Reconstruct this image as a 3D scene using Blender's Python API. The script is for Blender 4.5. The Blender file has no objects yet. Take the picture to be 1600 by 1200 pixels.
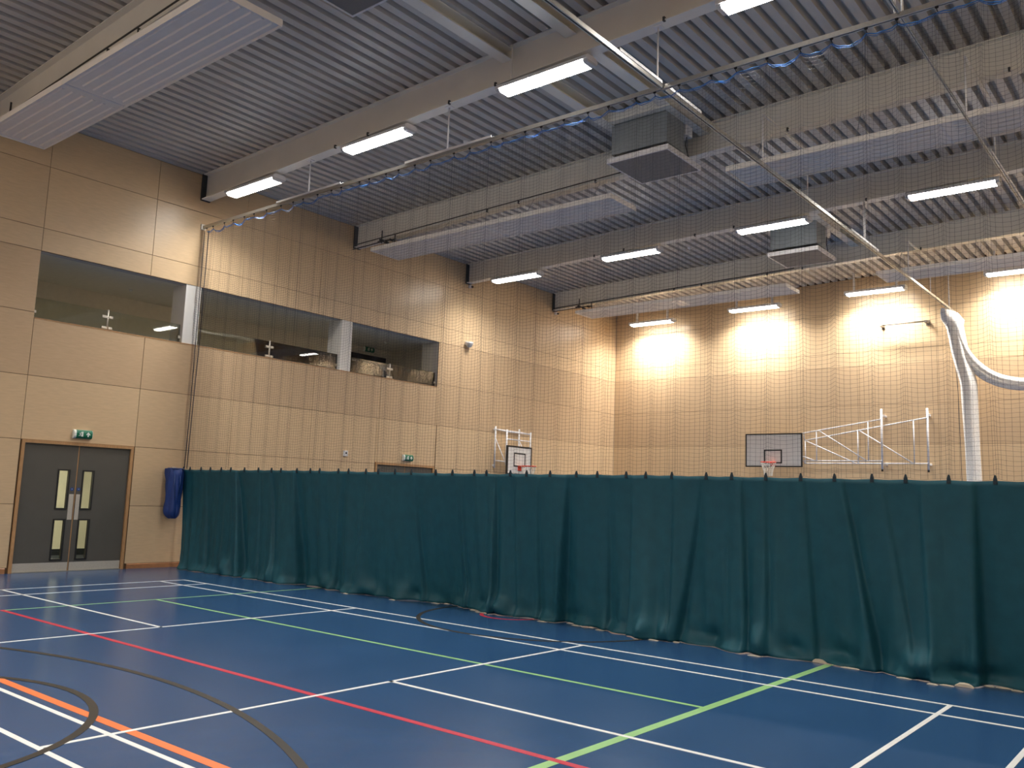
import bpy, math, random
import numpy as np
from mathutils import Matrix, Vector
random.seed(7); rng = np.random.default_rng(7)
S = bpy.context.scene
COL = S.collection

# ------------------------------------------------------------------ camera, world, exposure
cam_d = bpy.data.cameras.new('camera'); cam = bpy.data.objects.new('camera', cam_d); COL.objects.link(cam)
cam_d.sensor_width = 36.0; cam_d.lens = 30.535; cam_d.clip_end = 200; cam_d.clip_start = 0.05
cr = Vector((0.77439, 0.631693, 0.035808)); cu = Vector((0.054418, -0.122883, 0.990928)); cf = Vector((-0.630363, 0.765417, 0.129535))
m = Matrix((cr, cu, -cf)).transposed().to_4x4(); m.translation = Vector((14.5865, -8.6505, 1.6774))
cam.matrix_world = m
S.camera = cam
w = bpy.data.worlds.new('world'); S.world = w; w.use_nodes = True
w.node_tree.nodes['Background'].inputs[0].default_value = (0, 0, 0, 1)
w.node_tree.nodes['Background'].inputs[1].default_value = 0
S.view_settings.view_transform = 'Standard'; S.view_settings.look = 'None'
S.view_settings.gamma = 1.0; S.view_settings.use_curve_mapping = False
S.view_settings.exposure = 1.82
try:
    S.cycles.max_bounces = 8; S.cycles.diffuse_bounces = 5; S.cycles.transparent_max_bounces = 12
    S.cycles.sample_clamp_indirect = 12.0; S.cycles.caustics_refractive = False
    S.cycles.caustics_reflective = False
except Exception:
    pass
LAMP = 8.0           # radiance of the glowing LED diffusers
LAMP_W = 30.0        # power of each batten's downward optic
LAMP_SPREAD = 140.0
LAMP_COL = (1.0, 0.955, 0.90)

# ------------------------------------------------------------------ materials
def mat(name, col, rough=0.5, metal=0.0, noise=0.0, scale=8.0, bump=0.0, bscale=60.0, spec=0.5, stretch=None, rnd=0.0, emit=None, rvar=0.0, coat=0.0):
    M = bpy.data.materials.new(name); M.use_nodes = True
    nt = M.node_tree; N = nt.nodes; L = nt.links; b = N['Principled BSDF']
    b.inputs['Base Color'].default_value = (*col, 1); b.inputs['Roughness'].default_value = rough
    b.inputs['Metallic'].default_value = metal; b.inputs['Specular IOR Level'].default_value = spec
    if coat: b.inputs['Coat Weight'].default_value = coat; b.inputs['Coat Roughness'].default_value = .25
    tc = N.new('ShaderNodeTexCoord'); src = tc.outputs['Object']
    if stretch:
        mp = N.new('ShaderNodeMapping'); mp.inputs['Scale'].default_value = stretch
        L.new(src, mp.inputs['Vector']); src = mp.outputs['Vector']
    if noise or rnd or rvar:
        tx = N.new('ShaderNodeTexNoise'); tx.inputs['Scale'].default_value = scale; tx.inputs['Detail'].default_value = 5
        L.new(src, tx.inputs['Vector'])
        mr = N.new('ShaderNodeMapRange'); mr.inputs[1].default_value = .3; mr.inputs[2].default_value = .7
        mr.inputs[3].default_value = 1 - noise; mr.inputs[4].default_value = 1 + noise
        L.new(tx.outputs['Fac'], mr.inputs[0]); val = mr.outputs[0]
        if rnd:
            oi = N.new('ShaderNodeObjectInfo'); m2 = N.new('ShaderNodeMapRange')
            m2.inputs[3].default_value = 1 - rnd; m2.inputs[4].default_value = 1 + rnd
            L.new(oi.outputs['Random'], m2.inputs[0])
            mm = N.new('ShaderNodeMath'); mm.operation = 'MULTIPLY'
            L.new(val, mm.inputs[0]); L.new(m2.outputs[0], mm.inputs[1]); val = mm.outputs[0]
        vm = N.new('ShaderNodeVectorMath'); vm.operation = 'SCALE'; vm.inputs[0].default_value = col
        L.new(val, vm.inputs['Scale']); L.new(vm.outputs[0], b.inputs['Base Color'])
        if rvar:
            m3 = N.new('ShaderNodeMapRange'); m3.inputs[3].default_value = rough - rvar; m3.inputs[4].default_value = rough + rvar
            L.new(tx.outputs['Fac'], m3.inputs[0]); L.new(m3.outputs[0], b.inputs['Roughness'])
    if bump:
        t2 = N.new('ShaderNodeTexNoise'); t2.inputs['Scale'].default_value = bscale; t2.inputs['Detail'].default_value = 4
        L.new(src, t2.inputs['Vector'])
        bp = N.new('ShaderNodeBump'); bp.inputs['Strength'].default_value = bump; bp.inputs['Distance'].default_value = .01
        L.new(t2.outputs['Fac'], bp.inputs['Height']); L.new(bp.outputs[0], b.inputs['Normal'])
    if emit:
        b.inputs['Emission Color'].default_value = (*emit[0], 1); b.inputs['Emission Strength'].default_value = emit[1]
    return M

M_floor = mat('blue sports vinyl', (.024, .074, .182), .235, spec=.42, noise=.05, scale=1.3, bump=.02, bscale=180, rvar=.03)
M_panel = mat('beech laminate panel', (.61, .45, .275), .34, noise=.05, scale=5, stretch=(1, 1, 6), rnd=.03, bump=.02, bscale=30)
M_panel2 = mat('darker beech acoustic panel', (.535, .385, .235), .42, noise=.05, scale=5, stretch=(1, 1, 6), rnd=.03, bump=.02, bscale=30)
M_joint = mat('dark joint backing', (.10, .055, .025), .8, noise=.1)
M_skirt = mat('stained hardwood', (.36, .17, .075), .4, noise=.15, scale=9, stretch=(1, 1, 8))
M_frame = mat('oak door frame', (.44, .25, .115), .4, noise=.15, scale=9, stretch=(6, 6, 1))
M_plain = mat('plain plaster', (.62, .60, .56), .8, noise=.03)
M_gal = mat('gallery plaster', (.74, .72, .64), .85, noise=.04)
M_galc = mat('gallery soffit', (.84, .81, .70), .85, noise=.03)
M_column = mat('white painted column', (.78, .78, .75), .5, noise=.02)
M_deck = mat('off white steel roof deck', (.55, .535, .515), .42, noise=.03, scale=3)
M_beam = mat('pale grey painted steel', (.78, .77, .725), .42, noise=.03, scale=2)
M_bar = mat('grey brown steel bar', (.20, .17, .13), .5, noise=.1)
M_dark = mat('dark steel', (.04, .04, .04), .5, noise=.1)
M_white = mat('white powder coat', (.78, .78, .80), .35, noise=.02)
M_rad = mat('white radiant panel', (.86, .83, .79), .38, noise=.02)
M_alu = mat('brushed aluminium', (.62, .60, .55), .32, metal=.9, noise=.05, scale=30)
M_galv = mat('grey blue galvanised sheet', (.25, .285, .31), .5, metal=.1, noise=.08, scale=6)
M_plate = mat('grey ventilator underside', (.22, .215, .205), .6, noise=.05, scale=80)
M_door = mat('dark grey door laminate', (.088, .083, .071), .45, noise=.04, scale=4)
M_black = mat('black gasket', (.012, .012, .012), .5, noise=.1)
M_steel = mat('satin stainless steel', (.62, .58, .50), .42, metal=.45, noise=.05, scale=40)
M_blue_sign = mat('blue sign enamel', (.02, .06, .22), .4, noise=.03)
M_green = mat('green exit sign face', (.008, .16, .085), .35, noise=.03)
M_pict = mat('white pictogram', (.80, .85, .80), .5, noise=.02)
M_teal = mat('teal curtain fabric', (.0115, .092, .127), .58, noise=.10, scale=7, bump=.12, bscale=22, spec=.35)
M_tab = mat('navy tab webbing', (.010, .030, .045), .6, noise=.1)
M_net = mat('dark navy netting twine', (.018, .022, .045), .6, noise=.1)
M_rope = mat('bright blue cord', (.05, .22, .62), .3, noise=.15, scale=30)
M_hem = mat('cream hem weight', (.62, .56, .44), .6, noise=.1)
M_bag = mat('royal blue bag nylon', (.018, .055, .24), .45, noise=.12, scale=9, bump=.3, bscale=14)
M_wnet = mat('white netting bundle', (.93, .92, .88), .7, noise=.12, scale=40, bump=.3, bscale=60)
M_board = mat('white backboard', (.70, .69, .66), .4, noise=.02)
M_ring = mat('orange red ring', (.75, .07, .03), .4, noise=.05)
M_cord = mat('white net cord', (.78, .76, .68), .8, noise=.05)
M_lw = mat('white court paint', (.80, .82, .80), .38, noise=.04, scale=5)
M_lg = mat('green court paint', (.30, .56, .22), .38, noise=.05, scale=5)
M_lr = mat('red court paint', (.52, .032, .062), .38, noise=.05, scale=5)
M_lo = mat('orange court paint', (.80, .20, .06), .38, noise=.05, scale=5)
M_lk = mat('black court paint', (.030, .027, .022), .4, noise=.08, scale=5)
M_cream = mat('cream lobby paint', (.74, .71, .54), .8, noise=.03)
M_galfl = mat('pale gallery vinyl', (.55, .50, .42), .5, noise=.05)
M_lobfl = mat('dark lobby carpet', (.02, .025, .035), .9, noise=.15, scale=30)
M_diff = mat('lit lamp diffuser', (.9, .9, .9), .5, emit=(LAMP_COL, LAMP), noise=.01)
M_lobl = mat('lit lobby lamp', (.9, .9, .9), .5, emit=((1, .95, .84), 30.0), noise=.01)
M_clear = mat('grey lamp end cap', (.55, .58, .62), .3, noise=.02)

def glass(name, tint, refl):
    M = bpy.data.materials.new(name); M.use_nodes = True
    nt = M.node_tree; N = nt.nodes; L = nt.links; N.clear()
    o = N.new('ShaderNodeOutputMaterial'); mx = N.new('ShaderNodeMixShader')
    t = N.new('ShaderNodeBsdfTransparent'); g = N.new('ShaderNodeBsdfGlossy')
    t.inputs[0].default_value = (*tint, 1); g.inputs['Roughness'].default_value = .015
    f = N.new('ShaderNodeFresnel'); f.inputs[0].default_value = refl
    L.new(f.outputs[0], mx.inputs[0]); L.new(t.outputs[0], mx.inputs[1]); L.new(g.outputs[0], mx.inputs[2])
    L.new(mx.outputs[0], o.inputs[0])
    return M
M_glass = glass('clear balustrade glass', (.86, .90, .86), 1.75)
M_dglass = glass('door vision glass', (.90, .90, .84), 1.45)

# ------------------------------------------------------------------ mesh helpers (all in world coordinates)
WLOC = {}
class MB:
    def __init__(s): s.v = []; s.f = []; s.mi = []; s.sm = []
    def add(s, vs, fs, sm=False, mi=0):
        n = len(s.v); s.v += [tuple(map(float, v)) for v in vs]
        for f in fs: s.f.append(tuple(i + n for i in f)); s.mi.append(mi); s.sm.append(sm)
        return s
    def box(s, x0, x1, y0, y1, z0, z1, mi=0):
        if x0 > x1: x0, x1 = x1, x0
        if y0 > y1: y0, y1 = y1, y0
        if z0 > z1: z0, z1 = z1, z0
        v = [(x, y, z) for z in (z0, z1) for y in (y0, y1) for x in (x0, x1)]
        return s.add(v, [(0, 2, 3, 1), (4, 5, 7, 6), (0, 1, 5, 4), (2, 6, 7, 3), (0, 4, 6, 2), (1, 3, 7, 5)], mi=mi)
    def bbox(s, x0, x1, y0, y1, z0, z1, b=.01, mi=0):      # chamfered box
        vs = []
        idx = {}
        X = (x0, x1); Y = (y0, y1); Z = (z0, z1); sg = (1, -1)
        for i in (0, 1):
            for j in (0, 1):
                for k in (0, 1):
                    for a in range(3):
                        p = [X[i] + sg[i] * b, Y[j] + sg[j] * b, Z[k] + sg[k] * b]
                        p[a] = (X[i], Y[j], Z[k])[a]
                        idx[i, j, k, a] = len(vs); vs.append(p)
        fs = []
        for a in range(3):
            o = [c for c in range(3) if c != a]
            for e in (0, 1):
                q = []
                for (u, w_) in ((0, 0), (1, 0), (1, 1), (0, 1)):
                    c = [0, 0, 0]; c[a] = e; c[o[0]] = u; c[o[1]] = w_
                    q.append(idx[c[0], c[1], c[2], a])
                fs.append(q)
        for a in range(3):           # edges along axis a
            o = [c for c in range(3) if c != a]
            for u in (0, 1):
                for w_ in (0, 1):
                    c0 = [0, 0, 0]; c0[o[0]] = u; c0[o[1]] = w_; c1 = list(c0); c1[a] = 1
                    fs.append([idx[(*c0, o[0])], idx[(*c1, o[0])], idx[(*c1, o[1])], idx[(*c0, o[1])]])
        for i in (0, 1):
            for j in (0, 1):
                for k in (0, 1): fs.append([idx[i, j, k, 0], idx[i, j, k, 1], idx[i, j, k, 2]])
        return s.add(vs, fs, mi=mi)
    def tube(s, pts, r, n=8, cap=True, mi=0, sm=True):
        pts = [Vector(p) for p in pts]; R = r if isinstance(r, (list, tuple)) else [r] * len(pts)
        vs = []; fs = []; prev = None
        for i, p in enumerate(pts):
            d = (pts[min(i + 1, len(pts) - 1)] - pts[max(i - 1, 0)])
            if d.length < 1e-9: d = Vector((0, 0, 1))
            d.normalize()
            a = prev if prev is not None else (Vector((0, 0, 1)) if abs(d.z) < .9 else Vector((1, 0, 0)))
            u = (a - d * a.dot(d)); u.normalize(); prev = u; v2 = d.cross(u)
            for k in range(n):
                t = 2 * math.pi * k / n; vs.append(p + (u * math.cos(t) + v2 * math.sin(t)) * R[i])
        for i in range(len(pts) - 1):
            for k in range(n):
                a = i * n + k; b = i * n + (k + 1) % n; fs.append((a, b, b + n, a + n))
        if cap: fs += [tuple(range(n))[::-1], tuple(range(len(vs) - n, len(vs)))]
        return s.add(vs, fs, sm=sm, mi=mi)
    def prism(s, poly, p0, p1, cap=True, mi=0):           # closed 3-D polygon lists p0 -> p1 of equal length
        n = len(p0); vs = list(p0) + list(p1)
        fs = [(i, (i + 1) % n, (i + 1) % n + n, i + n) for i in range(n)]
        if cap: fs += [tuple(range(n))[::-1], tuple(range(n, 2 * n))]
        return s.add(vs, fs, mi=mi)
    def build(s, name, mats, parent=None, origin=None):
        mats = mats if isinstance(mats, list) else [mats]
        P = WLOC.get(parent.name, Vector((0, 0, 0))) if parent else Vector((0, 0, 0))
        a = np.array(s.v)
        if parent is None and origin is None:
            lo, hi = a.min(0), a.max(0); origin = ((lo[0] + hi[0]) / 2, (lo[1] + hi[1]) / 2, lo[2])
        O = Vector(origin) if origin is not None else P
        me = bpy.data.meshes.new(name)
        me.from_pydata([tuple(r) for r in (a - np.array(O))], [], s.f)
        for m_ in mats: me.materials.append(m_)
        me.polygons.foreach_set('material_index', s.mi); me.polygons.foreach_set('use_smooth', s.sm); me.update()
        o = bpy.data.objects.new(name, me); COL.objects.link(o)
        if parent: o.parent = parent
        o.location = O - P; WLOC[o.name] = O.copy()
        return o
def tag(o, label=None, cat=None, group=None, kind=None):
    if label: o['label'] = label
    if cat: o['category'] = cat
    if group: o['group'] = group
    if kind: o['kind'] = kind
    return o
def thing(name, loc, label=None, cat=None, group=None, kind=None):
    o = bpy.data.objects.new(name, None); COL.objects.link(o); o.location = loc; o.empty_display_size = .1
    WLOC[o.name] = Vector(loc)
    return tag(o, label, cat, group, kind)
def copy_tree(o, loc, **kw):
    c = o.copy(); COL.objects.link(c); c.location = loc
    WLOC[c.name] = Vector(loc)
    for k, v in kw.items(): c[k] = v
    for ch in list(o.children):
        d = ch.copy(); COL.objects.link(d); d.parent = c
        for g in list(ch.children):
            e = g.copy(); COL.objects.link(e); e.parent = d
    return c
def grid_obj(name, V, nx, nz, M, parent=None, smooth=True, thick=0.0):
    V = np.asarray(V, float); P = WLOC.get(parent.name, Vector((0, 0, 0))) if parent else Vector((0, 0, 0))
    V = V.reshape(-1, 3) - np.array(P)
    i = np.arange(nx - 1)[:, None] * nz + np.arange(nz - 1)[None, :]
    F = np.stack([i, i + nz, i + nz + 1, i + 1], -1).reshape(-1, 4)
    return np_mesh(name, V, F, M, parent, smooth)
def np_mesh(name, V, F, M, parent=None, smooth=True):
    me = bpy.data.meshes.new(name); n = len(F)
    me.vertices.add(len(V)); me.vertices.foreach_set('co', np.asarray(V, np.float32).ravel())
    me.loops.add(n * 4); me.loops.foreach_set('vertex_index', np.asarray(F, np.int32).ravel())
    me.polygons.add(n); me.polygons.foreach_set('loop_start', np.arange(0, n * 4, 4, dtype=np.int32))
    me.polygons.foreach_set('loop_total', np.full(n, 4, np.int32))
    me.polygons.foreach_set('use_smooth', np.full(n, smooth, bool))
    me.materials.append(M); me.update(calc_edges=True); me.validate()
    o = bpy.data.objects.new(name, me); COL.objects.link(o)
    if parent: o.parent = parent; WLOC[o.name] = WLOC[parent.name].copy()
    return o

# ------------------------------------------------------------------ room dimensions
XW, XR, YF, YN = -2.42, 15.80, 17.90, -15.90
SL = .026
zdeck = lambda x: 8.46 + SL * (x - XW)       # underside of the roof deck
zbeam = lambda x: 7.88 + SL * (x - XW)       # underside of the beams
BEAMS = [-11.63, -7.36, -3.09, 1.18, 5.50, 9.78, 14.05]

# ------------------------------------------------------------------ floor and court markings
floor = MB().box(XW - .02, XR + .02, YN - .02, YF + .02, -.15, 0).build('floor', M_floor, origin=(0, 0, 0)); tag(floor, kind='structure')
def line(x0, y0, x1, y1, wd, M, h, label=None):
    b = MB(); hw = wd / 2
    if abs(x1 - x0) > abs(y1 - y0): b.box(x0 - hw, x1 + hw, y0 - hw, y0 + hw, .0002, h)
    else: b.box(x0 - hw, x0 + hw, y0 - hw, y1 + hw, .0002, h)
    o = b.build('court_line', M, floor)
    if label: o['label'] = label
    return o
def arc(cx, cy, R, a0, a1, wd, M, h, label, n=72):
    b = MB(); vs = []; fs = []
    for i in range(n + 1):
        t = math.radians(a0 + (a1 - a0) * i / n)
        for r in (R - wd / 2, R + wd / 2):
            for z in (.0002, h): vs.append((cx + r * math.cos(t), cy + r * math.sin(t), z))
    for i in range(n):
        a = i * 4; fs += [(a + 1, a + 3, a + 7, a + 5), (a, a + 1, a + 5, a + 4), (a + 2, a + 6, a + 7, a + 3)]
    o = b.add(vs, fs).build('court_arc', M, floor); o['label'] = label
    return o
HW = .0024
for oy in (0.0,):
    for u in (0, .76, 4.68, 8.68, 12.60, 13.36): line(u, oy - 6.06, u, oy, .042, M_lw, HW)
    for v in (0, -.46, -5.60, -6.06): line(0, oy + v, 13.36, oy + v, .042, M_lw, HW + .0001)
    line(0, oy - 3.03, 4.68, oy - 3.03, .042, M_lw, HW); line(8.68, oy - 3.03, 13.36, oy - 3.03, .042, M_lw, HW)
line(2.28, -3.87, 2.28, 2.6, .045, M_lg, .0014, 'thin green cross line'); line(2.28, -1.775, 11.14, -1.775, .050, M_lg, .0015, 'thin green line along the hall')
line(11.14, -6.2, 11.14, 4.6, .082, M_lg, .0016, 'wide green line')
line(2.28, -3.87, 14.8, -3.87, .062, M_lr, .0018, 'red line'); line(-.5, -5.465, 14.6, -5.465, .075, M_lo, .0019, 'orange line')
arc(7.30, -11.24, 6.75, 20, 160, .062, M_lk, .0029, 'large black arc')
arc(7.25, -7.02, 1.80, 0, 360, .062, M_lk, .0030, 'black centre circle'); arc(7.16, 1.34, 1.80, 0, 360, .060, M_lk, .0029, 'black circle running under the curtain')
arc(6.54, 1.31, .44, 0, 360, .060, M_lr, .0028, 'small red circle', 40)

# ------------------------------------------------------------------ walls
OP = (-2.05, 8.70, 4.68, 5.955)               # gallery opening y0 y1 z0 z1
D1 = (-2.03, .09, 2.42); D2 = (6.56, 8.72, 2.46)
wl = MB(); xb0, xb1 = XW - .22, XW - .020
wl.box(xb0, xb1, YN, D1[0], 0, OP[2]); wl.box(xb0, xb1, D1[1], D2[0], 0, OP[2]); wl.box(xb0, xb1, D2[1], YF + .2, 0, OP[2])
wl.box(xb0, xb1, D1[0], D1[1], D1[2], OP[2]); wl.box(xb0, xb1, D2[0], D2[1], D2[2], OP[2])
wl.box(xb0, xb1, YN, OP[0], OP[2], 9.4); wl.box(xb0, xb1, OP[1], YF + .2, OP[2], 9.4); wl.box(xb0, xb1, OP[0], OP[1], OP[3], 9.4)
wall_left = tag(wl.build('wall_left', M_plain, origin=(XW - .1, 0, 0)), kind='structure')
wall_far = tag(MB().box(XW - .02, XR + .2, YF + .020, YF + .2, 0, 9.4).build('wall_far', M_plain, origin=(6, YF + .1, 0)), kind='structure')
wall_right = tag(MB().box(XR, XR + .2, YN, YF + .02, 0, 9.4).build('wall_right', M_panel, origin=(XR, 0, 0)), kind='structure')
wall_near = tag(MB().box(XW - .02, XR + .2, YN - .2, YN, 0, 9.4).build('wall_near', M_panel, origin=(6, YN, 0)), kind='structure')
bk = MB(); x0, x1 = XW - .020, XW - .013
for a in ((YN, D1[0], 0, OP[2]), (D1[1], D2[0], 0, OP[2]), (D2[1], YF, 0, OP[2]), (D1[0], D1[1], D1[2], OP[2]), (D2[0], D2[1], D2[2], OP[2]),
          (YN, OP[0], OP[2], 8.45), (OP[1], YF, OP[2], 8.45), (OP[0], OP[1], OP[3], 8.45)): bk.box(x0, x1, *a)
bk.build('joint_backing', M_joint, wall_left)
MB().box(XW, XR, YF + .013, YF + .020, 0, 8.9).build('joint_backing', M_joint, wall_far)

ROWS = [.10, 1.24, 2.42, 3.60, 4.78, 5.96, 6.40, 7.60]
PITCH = 2.162; G = .0045
cache = {}
def panel(parent, x0, x1, y0, y1, z0, z1a, z1b=None, axis='y'):
    z1b = z1a if z1b is None else z1b; dk_ = 3.5 < z0 < 5.9
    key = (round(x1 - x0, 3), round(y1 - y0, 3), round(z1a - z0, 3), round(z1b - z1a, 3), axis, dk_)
    if key not in cache:
        b = MB(); L = (y1 - y0) if axis == 'y' else (x1 - x0); T = .013
        def q(t, d, z): return (-d, t, z) if axis == 'y' else (t, d, z)
        H0, H1 = z1a - z0, z1b - z0; c = .002
        fr = [q(c, 0, c), q(L - c, 0, c), q(L - c, 0, H1 - c), q(c, 0, H0 - c)]
        md = [q(0, c, 0), q(L, c, 0), q(L, c, H1), q(0, c, H0)]; bc = [q(0, T, 0), q(L, T, 0), q(L, T, H1), q(0, T, H0)]
        fs = [(0, 1, 2, 3), (8, 11, 10, 9)]
        for r in (0, 4):
            for i in range(4): j = (i + 1) % 4; fs.append((r + i, r + i + 4, r + j + 4, r + j))
        O3 = np.array((x1 if axis == 'y' else x0, y0, z0)); b.add([tuple(np.array(v_) + O3) for v_ in fr + md + bc], fs)
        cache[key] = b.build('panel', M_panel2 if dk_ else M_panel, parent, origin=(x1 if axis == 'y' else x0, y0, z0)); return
    o = cache[key].copy(); COL.objects.link(o); o.parent = parent
    P = WLOC[parent.name]; o.location = Vector((x1 if axis == 'y' else x0, y0, z0)) - P
ky0 = math.floor((YN + 2.05) / PITCH)
holes = [(OP[0] - .001, OP[1] + .001, OP[2], OP[3]), (D1[0] - .02, D1[1] + .02, 0, D1[2]), (D2[0] - .02, D2[1] + .02, 0, D2[2])]
for k in range(-7, 10):
    a, b_ = -2.05 + k * PITCH, -2.05 + (k + 1) * PITCH
    a, b_ = max(a, YN), min(b_, YF)
    if b_ - a < .05: continue
    for r in range(len(ROWS)):
        z0 = ROWS[r]; z1 = ROWS[r + 1] if r + 1 < len(ROWS) else 8.445
        segs = [(a, b_, z0, z1)]
        for (h0, h1, hz0, hz1) in holes:
            ns = []
            for (sa, sb, sz0, sz1) in segs:
                if sb <= h0 + .03 or sa >= h1 - .03 or sz1 <= hz0 + .001 or sz0 >= hz1 - .001: ns.append((sa, sb, sz0, sz1)); continue
                if sa < h0 - .03: ns.append((sa, h0, sz0, sz1))
                if sb > h1 + .03: ns.append((h1, sb, sz0, sz1))
                ca, cb = max(sa, h0), min(sb, h1)
                if sz0 < hz0 - .001: ns.append((ca, cb, sz0, hz0))
                if sz1 > hz1 + .001: ns.append((ca, cb, hz1, sz1))
            segs = ns
        for (sa, sb, sz0, sz1) in segs:
            if sb - sa > .04 and sz1 - sz0 > .02: panel(wall_left, XW - .013, XW, sa + G, sb - G, sz0 + G, sz1 - G)
nf = 9
for k in range(nf):
    a, b_ = XW + k * PITCH, min(XW + (k + 1) * PITCH, XR)
    if b_ - a < .1: continue
    for r in range(len(ROWS)):
        z0 = ROWS[r]
        if r + 1 < len(ROWS): panel(wall_far, a + G, b_ - G, YF, YF + .013, z0 + G, ROWS[r + 1] - G, None, 'x')
        else: panel(wall_far, a + G, b_ - G, YF, YF + .013, z0 + G, zdeck(a) - .005, zdeck(b_) - .005, 'x')
# skirting boards
sk = MB()
for a, b_ in ((YN, D1[0] - .06), (D1[1] + .06, D2[0] - .06), (D2[1] + .06, YF)):
    sk.prism(None, [(XW, a, 0), (XW + .024, a, 0), (XW + .024, a, .085), (XW + .012, a, .10), (XW, a, .10)], [(XW, b_, 0), (XW + .024, b_, 0), (XW + .024, b_, .085), (XW + .012, b_, .10), (XW, b_, .10)])
tag(sk.build('baseboard_left', M_skirt, origin=(XW, 0, 0)), kind='structure')
sk = MB().prism(None, [(XW, YF, 0), (XW, YF - .024, 0), (XW, YF - .024, .085), (XW, YF - .012, .10), (XW, YF, .10)], [(XR, YF, 0), (XR, YF - .024, 0), (XR, YF - .024, .085), (XR, YF - .012, .10), (XR, YF, .10)])
tag(sk.build('baseboard_far', M_skirt, origin=(6, YF, 0)), kind='structure')

# ------------------------------------------------------------------ roof deck
dk = MB(); prof = []; x = XW - .02; P_ = .24
while x < XR + .02:
    prof += [(x, 0), (x + .132, 0), (x + .144, .13), (x + .228, .13)]; x += P_
prof = [(px, zdeck(px) + pz) for px, pz in prof if px < XR + .05]
n = len(prof); vs = [(px, YN - .1, pz) for px, pz in prof] + [(px, YF + .1, pz) for px, pz in prof]
dk.add(vs, [(i, i + 1, i + 1 + n, i + n) for i in range(n - 1)])
xa, xb = prof[0][0], prof[-1][0]
dk.prism(None, [(xa, YN - .1, zdeck(xa) + .145), (xb, YN - .1, zdeck(xb) + .145), (xb, YN - .1, zdeck(xb) + .25), (xa, YN - .1, zdeck(xa) + .25)],
         [(xa, YF + .1, zdeck(xa) + .145), (xb, YF + .1, zdeck(xb) + .145), (xb, YF + .1, zdeck(xb) + .25), (xa, YF + .1, zdeck(xa) + .25)])
tag(dk.build('ceiling', M_deck, origin=(6, 0, 8.4)), kind='structure')

# ------------------------------------------------------------------ beams
beam_names = ['steel roof beam far behind the camera', 'steel roof beam just behind the camera',
              'pale steel roof beam at top left above the big radiant panel', 'pale roof beam carrying the nearest visible row of lights',
              'pale roof beam with heating pipes, between the two light rows', 'pale roof beam carrying the second row of lights beyond the net',
              'pale roof beam nearest the far wall']
for y, lab in zip(BEAMS, beam_names):
    t = thing('roof_beam', (6.7, y, zbeam(6.7)), lab, 'beam', 'roof beams across the hall')
    tf, hw, tw = .018, .105, .006
    def ipro(x):
        zb, zt = zbeam(x), zdeck(x) - .002
        return [(x, y + a, z) for a, z in [(-hw, zb), (hw, zb), (hw, zb + tf), (tw, zb + tf), (tw, zt - tf), (hw, zt - tf), (hw, zt), (-hw, zt), (-hw, zt - tf), (-tw, zt - tf), (-tw, zb + tf), (-hw, zb + tf)]]
    b = MB(); p0, p1 = ipro(XW + .05), ipro(XR - .01)
    b.prism(None, p0, p1, cap=False)
    for q, rev in ((0, 0), (12, 1)):
        b.f += [tuple(q + i for i in f) for f in ((0, 1, 2, 11), (11, 2, 3, 10), (10, 3, 4, 9), (8, 9, 4, 5), (7, 8, 5, 6))]; b.mi += [0] * 5; b.sm += [False] * 5
    b.build('beam_section', M_beam, t)
    MB().box(XW + .0005, XW + .05, y - .108, y + .108, zbeam(XW) - .015, zdeck(XW) - .004).build('pocket_shade', M_dark, t)['label'] = 'dark block standing for the shadow gap at the wall'  # dark box stands in for the shadow gap between beam end and wall
    # stiffener plates and clamps along the bottom flange
    for xs in (2.1, 3.0, 5.0, 6.0, 9.0, 12.4):
        MB().box(xs, xs + .03, y - hw - .012, y - hw + .03, zbeam(xs) - .012, zbeam(xs) + .05).build('flange_clamp', M_dark, t)
# trimmer joists on both sides of the roof ventilators
TR = [(-3.09, 1.18, 'in front of the nearest light row'), (1.18, 5.50, 'between the nearest light row and the second beam'), (9.78, 14.05, 'beyond the second light row')]
for ya, yb, wh in TR:
    for xt, sd in ((6.17, 'left'), (7.40, 'right')):
        zb = zdeck(xt) - .20
        b = MB().box(xt - .10, xt + .10, ya + .02, yb - .02, zb, zb + .014).box(xt - .10, xt - .086, ya + .02, yb - .02, zb + .014, zdeck(xt) - .004)
        b.box(xt - .086, xt + .10, ya + .02, yb - .02, zdeck(xt) - .024, zdeck(xt) - .006)
        tag(b.build('roof_joist', M_beam), f'{sd} one of two deck joists {wh}', 'joist', 'joists beside the roof ventilators')
    
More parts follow.
